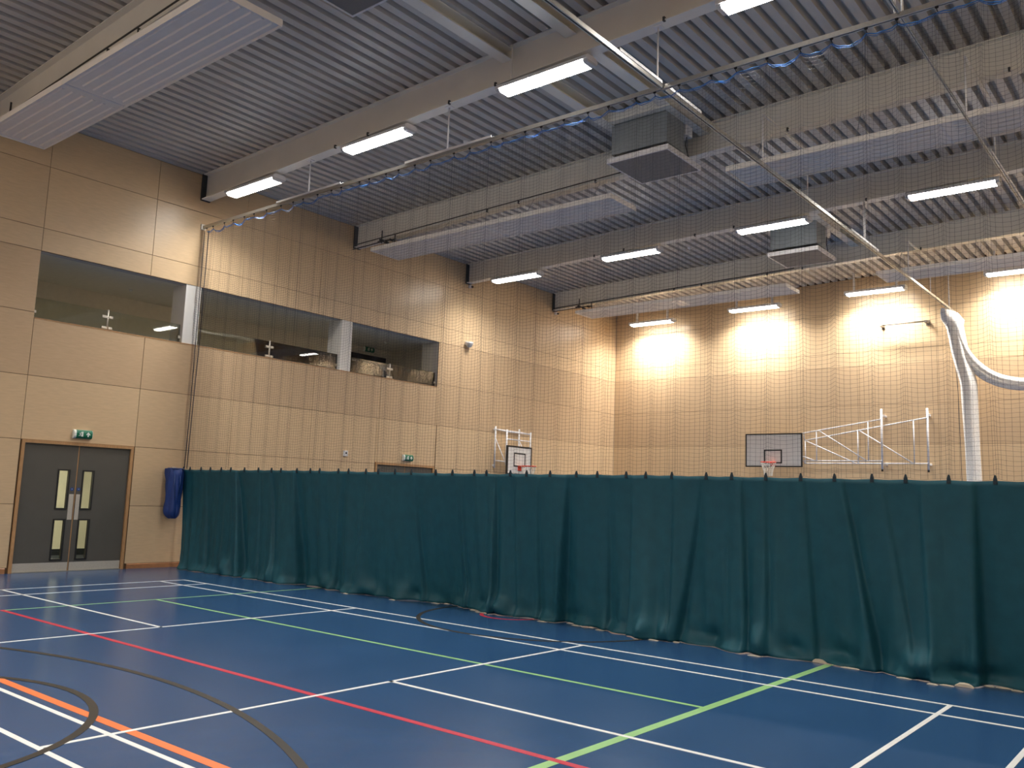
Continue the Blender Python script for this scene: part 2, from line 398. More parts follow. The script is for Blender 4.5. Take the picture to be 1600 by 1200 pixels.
# ------------------------------------------------------------------ lights
LX = [-.56 + 3.737 * k for k in range(5)]
LAMP_DATA = {}
def make_light(loc, label, group, drop=0.0, key='d', power=1.0):
    x, y, z = loc; t = thing('batten_light', loc, label, 'light', group)
    hl, hw = .86, .15
    b = MB()
    prof = [(-hw, .0), (hw, .0), (hw, .045), (hw - .05, .085), (-hw + .05, .085), (-hw, .045)]
    b.prism(None, [(x - hl, y + a, z + .05 + c) for a, c in prof], [(x + hl, y + a, z + .05 + c) for a, c in prof])
    b.build('housing', M_white, t)
    b = MB(); hl2 = hl - .07
    prof = [(-hw + .015, .05), (-hw + .018, .025), (-hw + .05, .0), (hw - .05, .0), (hw - .018, .025), (hw - .015, .05)]
    b.prism(None, [(x - hl2, y + a, z + c) for a, c in prof][::-1], [(x + hl2, y + a, z + c) for a, c in prof][::-1])
    b.build('diffuser', M_diff, t)
    for s in (-1, 1):
        b = MB(); q0 = [(x + s * hl2, y + a, z + c) for a, c in prof]; q1 = [(x + s * hl, y + a * .96, z + c * .75 + .0125) for a, c in prof]
        b.prism(None, q0, q1); b.build('end_cap', M_clear, t)
    ld = LAMP_DATA.get(key)
    if ld is None:
        ld = bpy.data.lights.new('batten_lamp', 'AREA'); ld.shape = 'RECTANGLE'; ld.size = 2 * hl2 - .02; ld.size_y = 2 * hw - .11
        ld.energy = LAMP_W * power; ld.color = LAMP_COL; ld.spread = math.radians(LAMP_SPREAD); LAMP_DATA[key] = ld
    lo = bpy.data.objects.new('lamp', ld); COL.objects.link(lo); lo.parent = t; lo.location = (0, 0, -.003)
    for s in (-.6, .6): MB().box(x + s - .02, x + s + .02, y - .05, y + .05, z + .135, z + .165 + drop).build('mounting_bracket', M_white, t)
    return t
ordn = ['nearest the left wall', 'second from the left wall', 'third from the left wall', 'fourth from the left wall', 'fifth from the left wall']
for y, nm in ((1.18, 'glowing batten light in the nearest row'), (9.78, 'glowing batten light in the second row')):
    for k, x in enumerate(LX): make_light((x, y, zbeam(x) - .165), f'{nm}, {ordn[k]}', 'batten lights in rows under the beams')
for k, x in enumerate(LX):
    make_light((x, 17.27, zbeam(x) - .165 + .05), f'glowing batten light at the far wall above a hot spot, {ordn[k]}', 'batten lights along the far wall', drop=.52, key='far', power=1.75)
for y in (-7.36, -15.2):
    for k, x in enumerate(LX):
        make_light((x, y, zbeam(x) - .165), f'batten light behind the camera in the {"nearer" if y > -10 else "farther"} row, {ordn[k]}', 'batten lights behind the camera', drop=0 if y > -10 else .5)

# ------------------------------------------------------------------ radiant heating panels
def rad(x0, x1, y, seam, label, zb=7.53):
    t = thing('radiant_heater', ((x0 + x1) / 2, y, zb), label, 'heater', 'radiant heating panels under the beams')
    hw = .465
    for a, b_ in ((x0, seam - .004), (seam + .004, x1)):
        m_ = MB().box(a, b_, y - hw, y + hw, zb + .02, zb + .05)
        m_.box(a, b_, y - hw - .012, y - hw, zb - .012, zb + .085).box(a, b_, y + hw, y + hw + .012, zb - .012, zb + .085)
        if a == x0: m_.box(a - .012, a, y - hw - .012, y + hw + .012, zb - .012, zb + .085)
        if b_ == x1: m_.box(b_, b_ + .012, y - hw - .012, y + hw + .012, zb - .012, zb + .085)
        sec = m_.build('panel_section', M_rad, t)
        e0 = a + (.16 if a != x0 else .06); e1 = b_ - (.16 if b_ != x1 else .06)
        for j in range(6):
            yy = y - hw + .078 + j * (2 * hw - .156) / 5
            q = lambda x: [(x, yy - .028, zb + .02), (x, yy - .014, zb + .002), (x, yy + .014, zb + .002), (x, yy + .028, zb + .02)]
            MB().prism(None, q(e0), q(e1)).build('pipe_rib', M_rad, sec)
    MB().box(seam - .02, seam + .02, y - hw, y + hw, zb + .012, zb + .0195).build('joint_strip', M_white, t)
    for xs in (x0 + .5, x0 + 2.2, x1 - 2.2, x1 - .5):
        for s in (-1, 1):
            MB().tube([(xs, y + s * .38, zb + .05), (xs, y + s * .07, zbeam(xs) - .002)], .0045, 6).build('hanger_wire', M_galv, t)
rad(-1.30, 5.62, -3.09, 1.57, 'big white ribbed radiant panel at top left, nearest the camera', 7.50)
rad(-1.30, 5.62, 5.50, 2.30, 'white radiant panel behind the net, left of the grey ventilator')
rad(8.05, 14.95, 5.50, 11.5, 'long white radiant panel behind the net, right of the grey ventilator')
rad(-1.20, 5.70, 14.05, 2.30, 'white radiant panel near the far wall, running from the left corner', 7.58)
rad(8.05, 14.95, 14.05, 11.5, 'white radiant panel near the far wall, at the right edge of the view', 7.58)
# supply pipes along the beams' feet, with a valve cluster at the left end
for y, wh in ((-3.09, 'top left'), (5.50, 'the second beam'), (14.05, 'the beam nearest the far wall')):
    t = thing('heating_pipe', (XW + .5, y - .12, 7.9), f'thin heating pipes with black valves along the foot of {wh}' if y > 0 else 'thin heating pipes with black valves on the beam at top left', 'pipe', 'heating pipes on the beams')
    zz = lambda x: zbeam(x) + .05
    MB().tube([(XW + .06, y - .13, zz(XW)), (3.0, y - .13, zz(3.0)), (5.8, y - .13, zz(5.8))], .013, 6).build('pipe_run', M_dark, t)
    MB().tube([(XW + .06, y - .16, zz(XW) - .12), (XW + 1.25, y - .16, zz(XW + 1.1) - .12), (XW + 1.36, y - .10, zz(XW) - .17), (XW + 1.36, y - .10, 7.66)], .014, 6).build('pipe_drop', M_dark, t)
    b = MB()
    for dx, dz, r in ((1.12, -.05, .035), (1.30, -.13, .035), (1.48, -.10, .03)):
        b.tube([(XW + dx, y - .20, zz(XW) + dz), (XW + dx, y - .08, zz(XW) + dz)], r, 8)
    b.tube([(XW + 1.12, y - .14, zz(XW) - .12), (XW + 1.12, y - .14, zz(XW) + .20)], .016, 6)
    b.tube([(XW + .98, y - .14, zz(XW) - .06), (XW + 1.62, y - .14, zz(XW) - .10)], .018, 6).tube([(XW + 1.60, y - .14, zz(XW) + .02), (XW + 1.60, y - .14, 7.62)], .014, 6)
    b.build('valve', M_dark, t)
# conduits on the beams' webs, detectors
for (x, y, z0, z1, wh) in ((6.36, 1.05, 8.12, 8.66, 'the nearest lit beam, by the joist'), (1.72, 5.36, 8.0, 8.55, 'the second beam, left part'), (1.68, 13.91, 8.02, 8.54, 'the beam nearest the far wall'), (11.76, 5.36, 8.3, 8.8, 'the second beam, at far right')):
    b = MB().tube([(x - .06, y, z1), (x - .01, y, z1 - .02), (x, y, z1 - .07), (x, y, z0)], .012, 6)
    tag(b.build('conduit', M_beam), f'thin bent conduit down the face of {wh}', 'conduit')
for (x, y) in ((3.35, 3.3), (3.6, 12.1)):
    z = zdeck(x); t = thing('smoke_detector', (x, y, z), 'small round detector on the roof deck ' + ('left of the grey ventilator' if y < 5 else 'beyond the second light row'), 'detector')
    MB().tube([(x, y, z), (x, y, z - .03)], .06, 14).build('base', M_white, t); MB().tube([(x, y, z - .03), (x, y, z - .06)], [.045, .03], 14).build('sensor', M_white, t)

# ------------------------------------------------------------------ roof ventilators
def vent(y0, label, full=True, xo=0.0):
    y1 = y0 + 1.24; x0, x1 = 6.15 + xo, 7.41 + xo; zb = 7.77
    t = thing('roof_ventilator', ((x0 + x1) / 2, (y0 + y1) / 2, zb), label, 'ventilator', 'grey roof ventilators')
    MB().box(x0, x1, y0, y0 + .03, zb, zb + .095).box(x0, x1, y1 - .03, y1, zb, zb + .095).box(x0, x0 + .03, y0 + .03, y1 - .03, zb, zb + .095).box(x1 - .03, x1, y0 + .03, y1 - .03, zb, zb + .095).build('plate_rim', M_white, t)
    MB().box(x0 + .03, x1 - .03, y0 + .03, y1 - .03, zb + .006, zb + .06).build('diffuser_plate', M_plate, t)
    zt = zdeck(6.7) - .2
    ya = y0 + .06
    MB().bbox(x0 + .06, x1 - .06, ya, ya + .62, zb + .17, zt + .02, .008).build('main_duct', M_galv, t)
    MB().bbox(x0 + .16, x1 - .22, ya + .62, y1 - .10, zb + .17, zt + .02, .008).build('rear_duct', M_galv, t)
    b = MB()
    for xs in (x0 + .12, x1 - .12):
        for ys in (y0 + .10, y1 - .14): b.tube([(xs, ys, zb + .06), (xs, ys, zb + .18)], .012, 6)
    b.build('plate_rod', M_dark, t)
    if full:
        MB().bbox(x1 - .22, x1 - .04, ya + .68, ya + .92, zt - .19, zt + .01, .01).build('actuator_box', M_white, t)
        MB().tube([(x1 - .10, ya + .80, zt - .18), (x1 - .08, ya + .72, zb + .35), (x1 - .09, ya + .86, zb + .16)], .008, 6).build('cable', M_black, t)
        # curb frame around the opening
        c = MB()
        c.box(6.07, 7.50, y0 - .12, y0 + .02, zt, zdeck(6.1) - .004).box(7.34, 7.50, y0 + .02, min(y1 + .12, y0 + 1.27), zt, zdeck(7.0) - .004).box(6.07, 6.21, y0 + .02, y0 + 1.27, zt, zdeck(6.1) - .004)
        c.box(6.21, 7.34, y0 + .02, y0 + 1.27, zt + .15, zdeck(6.1) - .004)
        c.build('curb_frame', M_beam, t)
vent(4.08, 'largest grey roof ventilator, with square plate, just behind the net')
vent(11.28, 'smaller grey roof ventilator beyond the second row of lights')
vent(-3.16, 'square ventilator plate cut off by the top edge of the picture', full=False)

# ------------------------------------------------------------------ tracks and hangers
def track_prof(c0, c1):       # C-section rail with two lips, drawn in (side, up)
    return [(-.026, .0), (-.010, .0), (-.010, .008), (-.020, .010), (-.020, .050), (.020, .050), (.020, .010), (.010, .008), (.010, .0), (.026, .0), (.026, .060), (-.026, .060)]
ZT = 7.24
PF = track_prof(0, 0)
t1 = thing('curtain_track', (6.7, 1.18, ZT), 'curtain track above the blue topped net', 'track', 'ceiling tracks')
MB().prism(None, [(XW + .002, 1.18 + a, ZT + c) for a, c in PF], [(XR - .01, 1.18 + a, ZT + c) for a, c in PF]).build('rail', M_alu, t1)
MB().box(XW, XW + .05, 1.13, 1.23, ZT - .02, ZT + .10).build('wall_bracket', M_beam, t1)
for xs in (1.27, 4.93, 8.87, 11.95, 15.55):
    MB().tube([(xs, 1.18, ZT + .06), (xs, 1.18, zbeam(xs))], .013, 8).build('hanger_rod', M_white, t1)
    MB().box(xs - .06, xs + .06, 1.13, 1.23, zbeam(xs) - .012, zbeam(xs)).build('hanger_clamp', M_white, t1)
    if xs not in (8.87, 11.95, 15.55):
        q = [(-.034, .058), (.034, .058), (.034, .095), (.028, .095), (.028, .066), (-.028, .066), (-.028, .095), (-.034, .095)]
        MB().prism(None, [(xs - .98, 1.18 + a, ZT + c) for a, c in q], [(xs + .98, 1.18 + a, ZT + c) for a, c in q]).build('splice_channel', M_white, t1)
def long_track(xt, label, hang, splices, k=1.0):
    t = thing('cricket_track', (xt, 5, ZT), label, 'track', 'ceiling tracks')
    for a, b_ in ((-15.5, 1.135), (1.225, 17.68)):
        MB().prism(None, [(xt + c * k, a, ZT + .06 - (.06 - d) * k) for c, d in PF][::-1], [(xt + c * k, b_, ZT + .06 - (.06 - d) * k) for c, d in PF][::-1]).build('rail', M_alu, t)
    for ys, top in hang:
        MB().tube([(xt, ys, ZT + .06), (xt, ys, top)], .013, 8).build('hanger_rod', M_white, t)
    for ya, yb in splices:
        q = [(-.034, .058), (.034, .058), (.034, .10), (.028, .10), (.028, .066), (-.028, .066), (-.028, .10), (-.034, .10)]
        MB().prism(None, [(xt + c, ya, ZT + d) for c, d in q][::-1], [(xt + c, yb, ZT + d) for c, d in q][::-1]).build('splice_channel', M_white, t)
    for yb_ in (5.50, 14.05):     # yokes that carry the two rods either side of the radiant panel
        MB().box(xt - .02, xt + .02, yb_ - 1.02, yb_ + 1.02, zbeam(xt) - .03, zbeam(xt) - .002).build('hanger_yoke', M_beam, t)
for xt, lab in ((8.95, 'net track running to the far wall, crossing the curtain track'), (12.0, 'net track running to the far wall at far right')):
    zb = zbeam(xt)
    hg = [(9.78, zb), (1.30, zb) if xt > 10 else (9.70, zb), (-3.3, zb), (4.50, zb - .02), (6.50, zb - .02), (13.05, zb - .02), (15.05, zb - .02), (17.0, zb + .5)]
    long_track(xt, lab, hg, [(.05, 1.12), (1.24, 2.25), (8.8, 10.6)] if xt < 10 else [(6.0, 8.9)], 1.0 if xt < 10 else .55)

# ------------------------------------------------------------------ dividing curtain
div = thing('divider_curtain', (6.7, 1.2, 0), 'long teal divider curtain with dark netting above it', 'curtain')
hem = np.array([(-1.96, 1.01), (-.67, 1.1), (.47, 1.11), (1.36, 1.05), (1.64, 1.32), (2.59, 1.28), (3.31, 1.17), (3.64, 1.35), (4.43, 1.31), (4.84, 1.48), (5.34, 1.52), (6.01, 1.33), (6.32, 1.07), (6.56, 1.28), (6.85, 1.36), (7.44, 1.32), (7.93, 1.30), (8.50, 1.17), (8.88, 1.01), (9.14, 1.11), (9.59, 1.24), (9.99, 1.11), (10.41, 1.04), (10.74, 1.14), (11.12, 1.26), (11.46, 1.17), (11.85, 1.06), (12.11, .99), (12.22, 1.02), (12.49, 1.15), (12.94, 1.30), (13.6, 1.12), (14.3, 1.3), (15.0, 1.1), (15.7, 1.2)])
TABS = [-2.24, -2.0, -1.57, -1.24, -.84, -.5, -.07, .41, .8, 1.11, 1.55, 1.96, 2.24, 2.75, 3.01, 3.45, 3.77, 4.17, 4.54, 5.08, 5.43, 5.88, 6.12, 6.57, 6.88, 7.3, 7.73, 8.08, 8.53, 8.83, 9.2, 9.67, 10.01, 10.43, 10.85, 11.23, 11.63, 11.97, 12.39, 12.81, 13.2, 13.62, 14.03, 14.45, 14.85, 15.25, 15.6]
TA = np.array(TABS)
nx, nz = 960, 56
xs = np.linspace(-2.30, 15.70, nx); tt = np.linspace(0, 1, nz) ** .9
# creases: top x, bottom x, depth, decay to the left, decay to the right
CR = [(-1.40, -1.2, .04, .12, .25), (-.33, .0, .20, .05, .34), (.45, .55, .05, .12, .25), (.78, 1.10, .09, .10, .22), (1.5, 1.62, .18, .03, .30), (2.9, 2.65, .07, .15, .2), (3.5, 3.2, -.05, .12, .18),
      (4.62, 4.70, .07, .10, .22), (5.65, 5.62, .07, .06, .14), (6.30, 6.28, .17, .06, .20), (6.67, 6.66, -.06, .10, .15), (7.10, 7.02, .08, .14, .10), (7.60, 7.38, .19, .045, .32), (8.25, 8.20, .06, .10, .12),
      (8.62, 8.60, -.08, .14, .22), (9.22, 9.20, -.06, .2, .12), (9.62, 9.28, .10, .12, .10), (10.12, 10.20, .11, .07, .16), (10.42, 10.45, .08, .08, .16), (10.88, 10.98, .07, .08, .22), (11.30, 11.66, .14, .06, .2), (11.72, 12.05, .05, .15, .12), (12.10, 12.20, -.07, .16, .2), (12.62, 12.62, .15, .10, .25), (13.2, 13.15, .10, .1, .2), (14.0, 14.1, .12, .1, .25), (14.8, 14.7, -.08, .1, .2)]
X, T = np.meshgrid(xs, tt, indexing='ij')
grow = .22 + .78 * np.clip(T * 1.25, 0, 1) ** .8
hy = np.interp(xs, hem[:, 0], hem[:, 1]); k_ = np.ones(9) / 9; hy = np.convolve(np.pad(hy, 4, 'edge'), k_, 'valid')
Y = 1.20 + (hy[:, None] - 1.20) * np.clip((T - .03), 0, 1) ** 1.5
for xt_, xb_, d, l, r in CR:
    c = xt_ + (xb_ - xt_) * T; u = X - c
    s_ = .5 + .5 * np.tanh(u / .018)
    Y += d * .78 * grow * (s_ * np.exp(-np.clip(u, 0, None) / r) - (1 - s_) * .55 * np.exp(np.clip(u, None, 0) / l / 1.6))
ph = rng.uniform(0, 6.28, 14); fr = rng.uniform(6, 26, 14); sh = rng.uniform(-.5, .5, 14)
for p_, f_, s2 in zip(ph, fr, sh):
    Y += (.040 / f_ * 6) * grow * np.abs(np.sin((X + s2 * T * .35) * f_ / 2 + p_)) * (.6 + .4 * np.sin(X * 1.7 + p_ * 3)) - .008
# diagonal drag wrinkles low down
Y += .006 * np.clip((T - .6) / .4, 0, 1) * np.sin(26 * X + 16 * T + 3 * np.sin(2.1 * X)) + .008 * np.clip((T - .75) / .25, 0, 1) * np.sin(11 * X - 30 * T)
for bx, bt, sx, st, am in [(8.88, .94, .10, .05, .13), (9.12, .95, .07, .06, .10), (12.10, .93, .14, .06, .14), (-.45, .93, .12, .07, .12), (4.30, .94, .16, .06, .10), (4.55, .95, .08, .05, -.06), (6.38, .95, .14, .05, .10), (9.75, .95, .12, .05, -.08), (11.28, .95, .12, .05, -.07),
                           (2.45, .95, .15, .05, .08), (3.55, .95, .2, .05, .07), (5.6, .94, .1, .06, .09), (7.6, .95, .14, .05, -.05), (10.35, .94, .09, .08, .10), (10.75, .95, .10, .05, -.06), (12.55, .96, .30, .04, -.10), (1.0, .94, .14, .06, .07), (14.1, .95, .2, .05, .1), (6.0, .95, .1, .04, -.05)]:
    Y -= am * np.exp(-((X - bx) / sx) ** 2 - ((T - bt) / st) ** 2)
near = np.min(np.abs(xs[:, None] - TA[None, :]), axis=1)
gap = np.interp(xs, TA, np.zeros(len(TA)))
ztop = 2.02 - .009 * np.clip(near / .2, 0, 1) + .006 * np.sin(xs * .9)
zbot = .018 + .016 * (np.sin(xs * 5.3) * np.sin(xs * 2.2 + 1) + .6 * np.sin(xs * 13)) ; zbot = np.clip(zbot * .5 - .006, .003, .022)
Z = ztop[:, None] + (zbot - ztop)[:, None] * T
# hem kicks out and curls over the floor
kick = np.clip((T - .93) / .07, 0, 1) ** 1.4 * (.05 + .06 * np.sin(xs * 3.1 + 1.0) * np.sin(xs * 7.7))[:, None]
Y = Y - kick
x_edge = np.linspace(0, 1, nz)
X2 = X + (.34 * T * np.exp(-(X + 2.3) / .8))          # left edge leans in towards the foot
cloth = grid_obj('curtain_cloth', np.stack([X2, Y, Z], -1), nx, nz, M_teal, div)
so = cloth.modifiers.new('thickness', 'SOLIDIFY'); so.thickness = .004
Yc = Y; Xc = X2; Zc = Z
def cloth_y(x, row): return float(np.interp(x, Xc[:, row], Yc[:, row]))
# netting above
nx2, nz2 = 404, 106
uu = np.linspace(-2.30, 15.70, nx2); spacing = np.diff(TA)
idx = np.clip(np.searchsorted(TA, uu) - 1, 0, len(TA) - 2); fr_ = np.clip((uu - TA[idx]) / spacing[idx], 0, 1)
vv = np.linspace(0, 1, nz2)        # 0 top, 1 bottom
FR, VV = np.meshgrid(fr_, vv, indexing='ij'); SPc = np.meshgrid(spacing[idx], vv, indexing='ij')[0]; UU = np.meshgrid(uu, vv, indexing='ij')[0]
amp = .045 + .02 * np.sin(UU * 1.3)
NXg = UU - .055 * np.sin(2 * np.pi * FR) * SPc / .4 * .75 + .010 * np.sin(UU * 9 + VV * 5)
NYg = 1.19 + amp * (np.sin(np.pi * FR) - .5) * np.where(np.meshgrid(idx, vv, indexing='ij')[0] % 2 == 0, 1, -.7) * (1 - .75 * VV ** 3) + .02 * np.sin(UU * .8 + VV * 2)
DIP = rng.uniform(.015, .075, len(TA)); NXg = NXg - np.clip(-1.45 - UU, 0, 1) * np.clip(VV * 1.6 - .25, 0, 1) * .62; NYg = NYg + .03 * np.sin(UU * 60) * np.clip(-1.5 - UU, 0, .5)
ztn = 7.165 - DIP[idx] * np.sin(np.pi * fr_) ** .8; zbn = 2.035 - .012 * np.sin(np.pi * fr_)
NZg = ztn[:, None] + (zbn - ztn)[:, None] * VV - .02 * np.sin(np.pi * FR) * np.sin(np.pi * VV) + .006 * np.sin(UU * 23 + VV * 40)
NP = np.stack([NXg, NYg, NZg], -1)
def strands(Pts, rad, dirn):
    # Pts (a,b,3): a strands of b points; triangular tubes
    a, b, _ = Pts.shape
    if dirn == 'v': off = np.array([(rad, 0, 0), (-rad * .5, rad * .87, 0), (-rad * .5, -rad * .87, 0)])
    else: off = np.array([(0, 0, rad), (0, rad * .87, -rad * .5), (0, -rad * .87, -rad * .5)])
    V = (Pts[:, :, None, :] + off[None, None]).reshape(-1, 3)
    base = (np.arange(a)[:, None] * b + np.arange(b - 1)[None, :]) * 3
    F = np.concatenate([np.stack([base + k, base + (k + 1) % 3, base + 3 + (k + 1) % 3, base + 3 + k], -1).reshape(-1, 4) for k in range(3)])
    return V, F
RN = .00125
V1, F1 = strands(NP, RN, 'v'); V2, F2 = strands(NP.transpose(1, 0, 2), RN, 'h')
V = np.concatenate([V1, V2]) - np.array(WLOC[div.name]); F = np.concatenate([F1, F2 + len(V1)])
net = np_mesh('netting', V, F, M_net, div, False); net['kind'] = 'stuff'; net['label'] = 'dark fine square mesh netting'
# head cord, swagging between the runners
pts = []
for i in range(len(TA) - 1):
    for f in np.linspace(0, 1, 7)[:-1]:
        xx = TA[i] + f * (TA[i + 1] - TA[i]); pts.append((xx, 1.19 + .03 * math.sin(f * math.pi) * (1 if i % 2 else -1), 7.175 - DIP[i] * math.sin(math.pi * f) ** .8 + .006 * math.sin(xx * 40)))
MB().tube(pts, .008, 5).tube([(p[0], p[1] + .012, p[2] - .016 + .008 * math.sin(p[0] * 31)) for p in pts], .0045, 4).build('head_cord', M_rope, div)['label'] = 'bright blue head cord'
tabm = None; runm = None
for i, xx in enumerate(TABS):
    yt = cloth_y(xx, 0)
    if tabm is None:
        b = MB(); z0, z1 = 2.0, 2.07
        b.prism(None, [(xx - .020, yt - .012, z0 - .02), (xx + .020, yt - .012, z0 - .02), (xx + .020, yt + .012, z0 - .02), (xx - .020, yt + .012, z0 - .02)],
                [(xx - .017, yt - .012, z0 + .03), (xx + .017, yt - .012, z0 + .03), (xx + .017, yt + .012, z0 + .03), (xx - .017, yt + .012, z0 + .03)])
        b.prism(None, [(xx - .017, yt - .012, z0 + .03), (xx + .017, yt - .012, z0 + .03), (xx + .017, yt + .012, z0 + .03), (xx - .017, yt + .012, z0 + .03)],
                [(xx - .006, yt - .008, z1), (xx + .006, yt - .008, z1), (xx + .006, yt + .008, z1), (xx - .006, yt + .008, z1)])
        tabm = b.build('tab', M_tab, div, origin=(xx, yt, 2.0))
        b = MB().box(xx - .018, xx + .018, 1.172, 1.188, 7.222, 7.244).tube([(xx, 1.18, 7.222), (xx, 1.185, 7.20), (xx + .008, 1.19, 7.185), (xx, 1.19, 7.165)], .005, 6)
        runm = b.build('runner_hook', M_black, div, origin=(xx, 1.18, 7.2))
    else:
        for src, loc in ((tabm, (xx, yt, 2.0)), (runm, (xx, 1.18, 7.2))):
            o = src.copy(); COL.objects.link(o); o.parent = div; o.location = Vector(loc) - WLOC[div.name]
# two leading edge cords at the left, gathered net edge
for dx in (0.0, .16):
    MB().tube([(-2.30 + dx, 1.17, 7.17), (-2.29 + dx * .95, 1.17, 5.0), (-2.27 + dx * .6, 1.16, 3.2), (-2.30 + dx * .6, 1.16, 2.03)], .008, 6).build('edge_cord', M_net, div)
# cream weights peeping out under the hem
wp = [3.2, 4.25, 4.95, 5.1, 5.85, 6.02, 6.16, 7.2, 7.55, 7.72, 7.95, 8.15, 9.02, 9.28, 10.35, 11.02, 11.1, 11.36, 11.42, 11.95, 12.24, 12.36, 12.50, 12.66, 12.80, 12.92]
for i, xx in enumerate(wp):
    yb = cloth_y(xx, nz - 1); L_ = .05 + .03 * ((i * 7) % 5) / 4; big = xx in (11.02, 12.50); h = .042 if big else .013
    if big: L_ = .085
    b = MB(); q = []
    for f, hh in ((-1, .25), (-.5, .9), (0, 1), (.5, .9), (1, .25)):
        q.append([(xx + f * L_, yb - .038 + yy, max(.001, zz)) for yy, zz in ((-.018, .001), (-.016, h * hh * .7), (.0, h * hh), (.018, h * hh * .7), (.02, .001))])
    for a_, b_ in zip(q[:-1], q[1:]): b.prism(None, a_, b_, cap=False)
    b.build('hem_weight', M_hem, div)

# ------------------------------------------------------------------ blue storage bag on the wall
bag = thing('storage_bag', (-2.26, 1.02, 1.0), 'royal blue crumpled net bag hanging on the wall at the left end of the curtain', 'bag')
nb, mb = 28, 22; V = np.zeros((nb, mb, 3))
for i in range(nb):
    a = 2 * math.pi * i / (nb - 1)
    for j in range(mb):
        t = j / (mb - 1); z = 2.02 - 1.02 * t
        rx = .15 * (1 - .15 * math.sin(t * 3)) ; ry = .165 + .015 * math.sin(t * 5 + 1)
        if t > .82: f = math.sqrt(max(0, 1 - ((t - .82) / .19) ** 2)); rx *= f; ry *= f
        if t < .08: rx *= .75 + 3 * t
        cz = .018 * math.sin(5 * a + 6 * t) + .014 * math.sin(11 * a - 9 * t) + .02 * math.sin(3 * a + 2)
        V[i, j] = (-2.255 + rx * math.cos(a) + cz * math.cos(a), 0.945 + .01 * t + ry * math.sin(a) + cz * math.sin(a), z)
V[..., 0] = np.maximum(V[..., 0], XW + .004)
o = grid_obj('bag_cloth', V, nb, mb, M_bag, bag)
MB().tube([(-2.255 + .13 * math.cos(a), 0.945 + .165 * math.sin(a), 2.02) for a in np.linspace(0, 6.283, 25)], .014, 6).build('rim_cord', M_blue_sign, bag)
MB().tube([(-2.15, .86, 2.0), (-2.12, .87, 1.7), (-2.11, .89, 1.35)], [.012, .02, .006], 6).tube([(-2.12, .97, 2.0), (-2.08, .97, 1.75), (-2.09, .95, 1.5)], [.01, .016, .005], 6).build('fold_strap', M_blue_sign, bag)
MB().box(XW, XW + .05, .93, 1.01, 1.97, 2.06).build('wall_hook', M_steel, bag)

# ------------------------------------------------------------------ doors
def door(n, y0, y1, zt, zx):
    t = thing(f'door_{n}', (XW, (y0 + y1) / 2, 0), kind='structure')
    fw = .055; fx = XW + .018
    MB().box(XW - .16, fx, y0, y0 + fw, 0, zt).box(XW - .16, fx, y1 - fw, y1, 0, zt).box(XW - .16, fx, y0 + fw, y1 - fw, zt - fw, zt).build('door_frame', M_frame, t)
    yc = (y0 + y1) / 2; lx0, lx1 = XW - .075, XW - .025
    MB().box(XW - .10, lx1 - .008, yc - .014, yc + .014, .005, zt - fw - .004).build('meeting_stile', M_frame, t)
    for s in (-1, 1):
        a, b_ = (y0 + fw + .004, yc - .012) if s < 0 else (yc + .012, y1 - fw - .004)
        g0, g1 = (yc - .355, yc - .125) if s < 0 else (yc + .105, yc + .335)
        zA, zB, zC, zD = .205, .975, 1.15, 1.905
        lf = MB(); T_ = zt - fw - .004
        for q in ((a, g0, .008, T_), (g1, b_, .008, T_), (g0, g1, .008, zA), (g0, g1, zB, zC), (g0, g1, zD, T_)): lf.box(lx0, lx1, *q)
        leaf = lf.build('door_leaf', M_door, t)
        for z0, z1 in ((zA, zB), (zC, zD)):
            f = .028
            MB().box(lx0 - .006, lx1 + .010, g0, g0 + f, z0, z1).box(lx0 - .006, lx1 + .010, g1 - f, g1, z0, z1).box(lx0 - .006, lx1 + .010, g0 + f, g1 - f, z0, z0 + f).box(lx0 - .006, lx1 + .010, g0 + f, g1 - f, z1 - f, z1).build('glazing_bead', M_black, leaf)
            MB().box(XW - .055, XW - .047, g0 + f, g1 - f, z0 + f, z1 - f).build('vision_pane', M_dglass, leaf)
        p0, p1 = (yc - .108, yc - .022) if s < 0 else (yc + .022, yc + .098)
        MB().bbox(lx1, lx1 + .006, p0, p1, .96, 1.44, .002).build('push_plate', M_steel, leaf)
        MB().tube([(lx1, (p0 + p1) / 2, 1.535), (lx1 + .003, (p0 + p1) / 2, 1.535)], .034, 20, sm=False).build('fire_notice', M_blue_sign, leaf)
        MB().tube([(lx1 + .003, (p0 + p1) / 2, 1.538), (lx1 + .0036, (p0 + p1) / 2, 1.538)], .006, 8, sm=False).build('notice_mark', M_pict, leaf)
        MB().box(lx1, lx1 + .003, a + .004, b_ - .004, .012, .17).build('kick_plate', M_steel, leaf)
    MB().box(XW - .12, XW + .03, y0 + fw, y1 - fw, .0005, .008).build('threshold_strip', M_alu, t)
    return t
door(1, D1[0] + .002, D1[1] - .002, D1[2], 0); door(2, D2[0] + .002, D2[1] - .002, D2[2], 0)
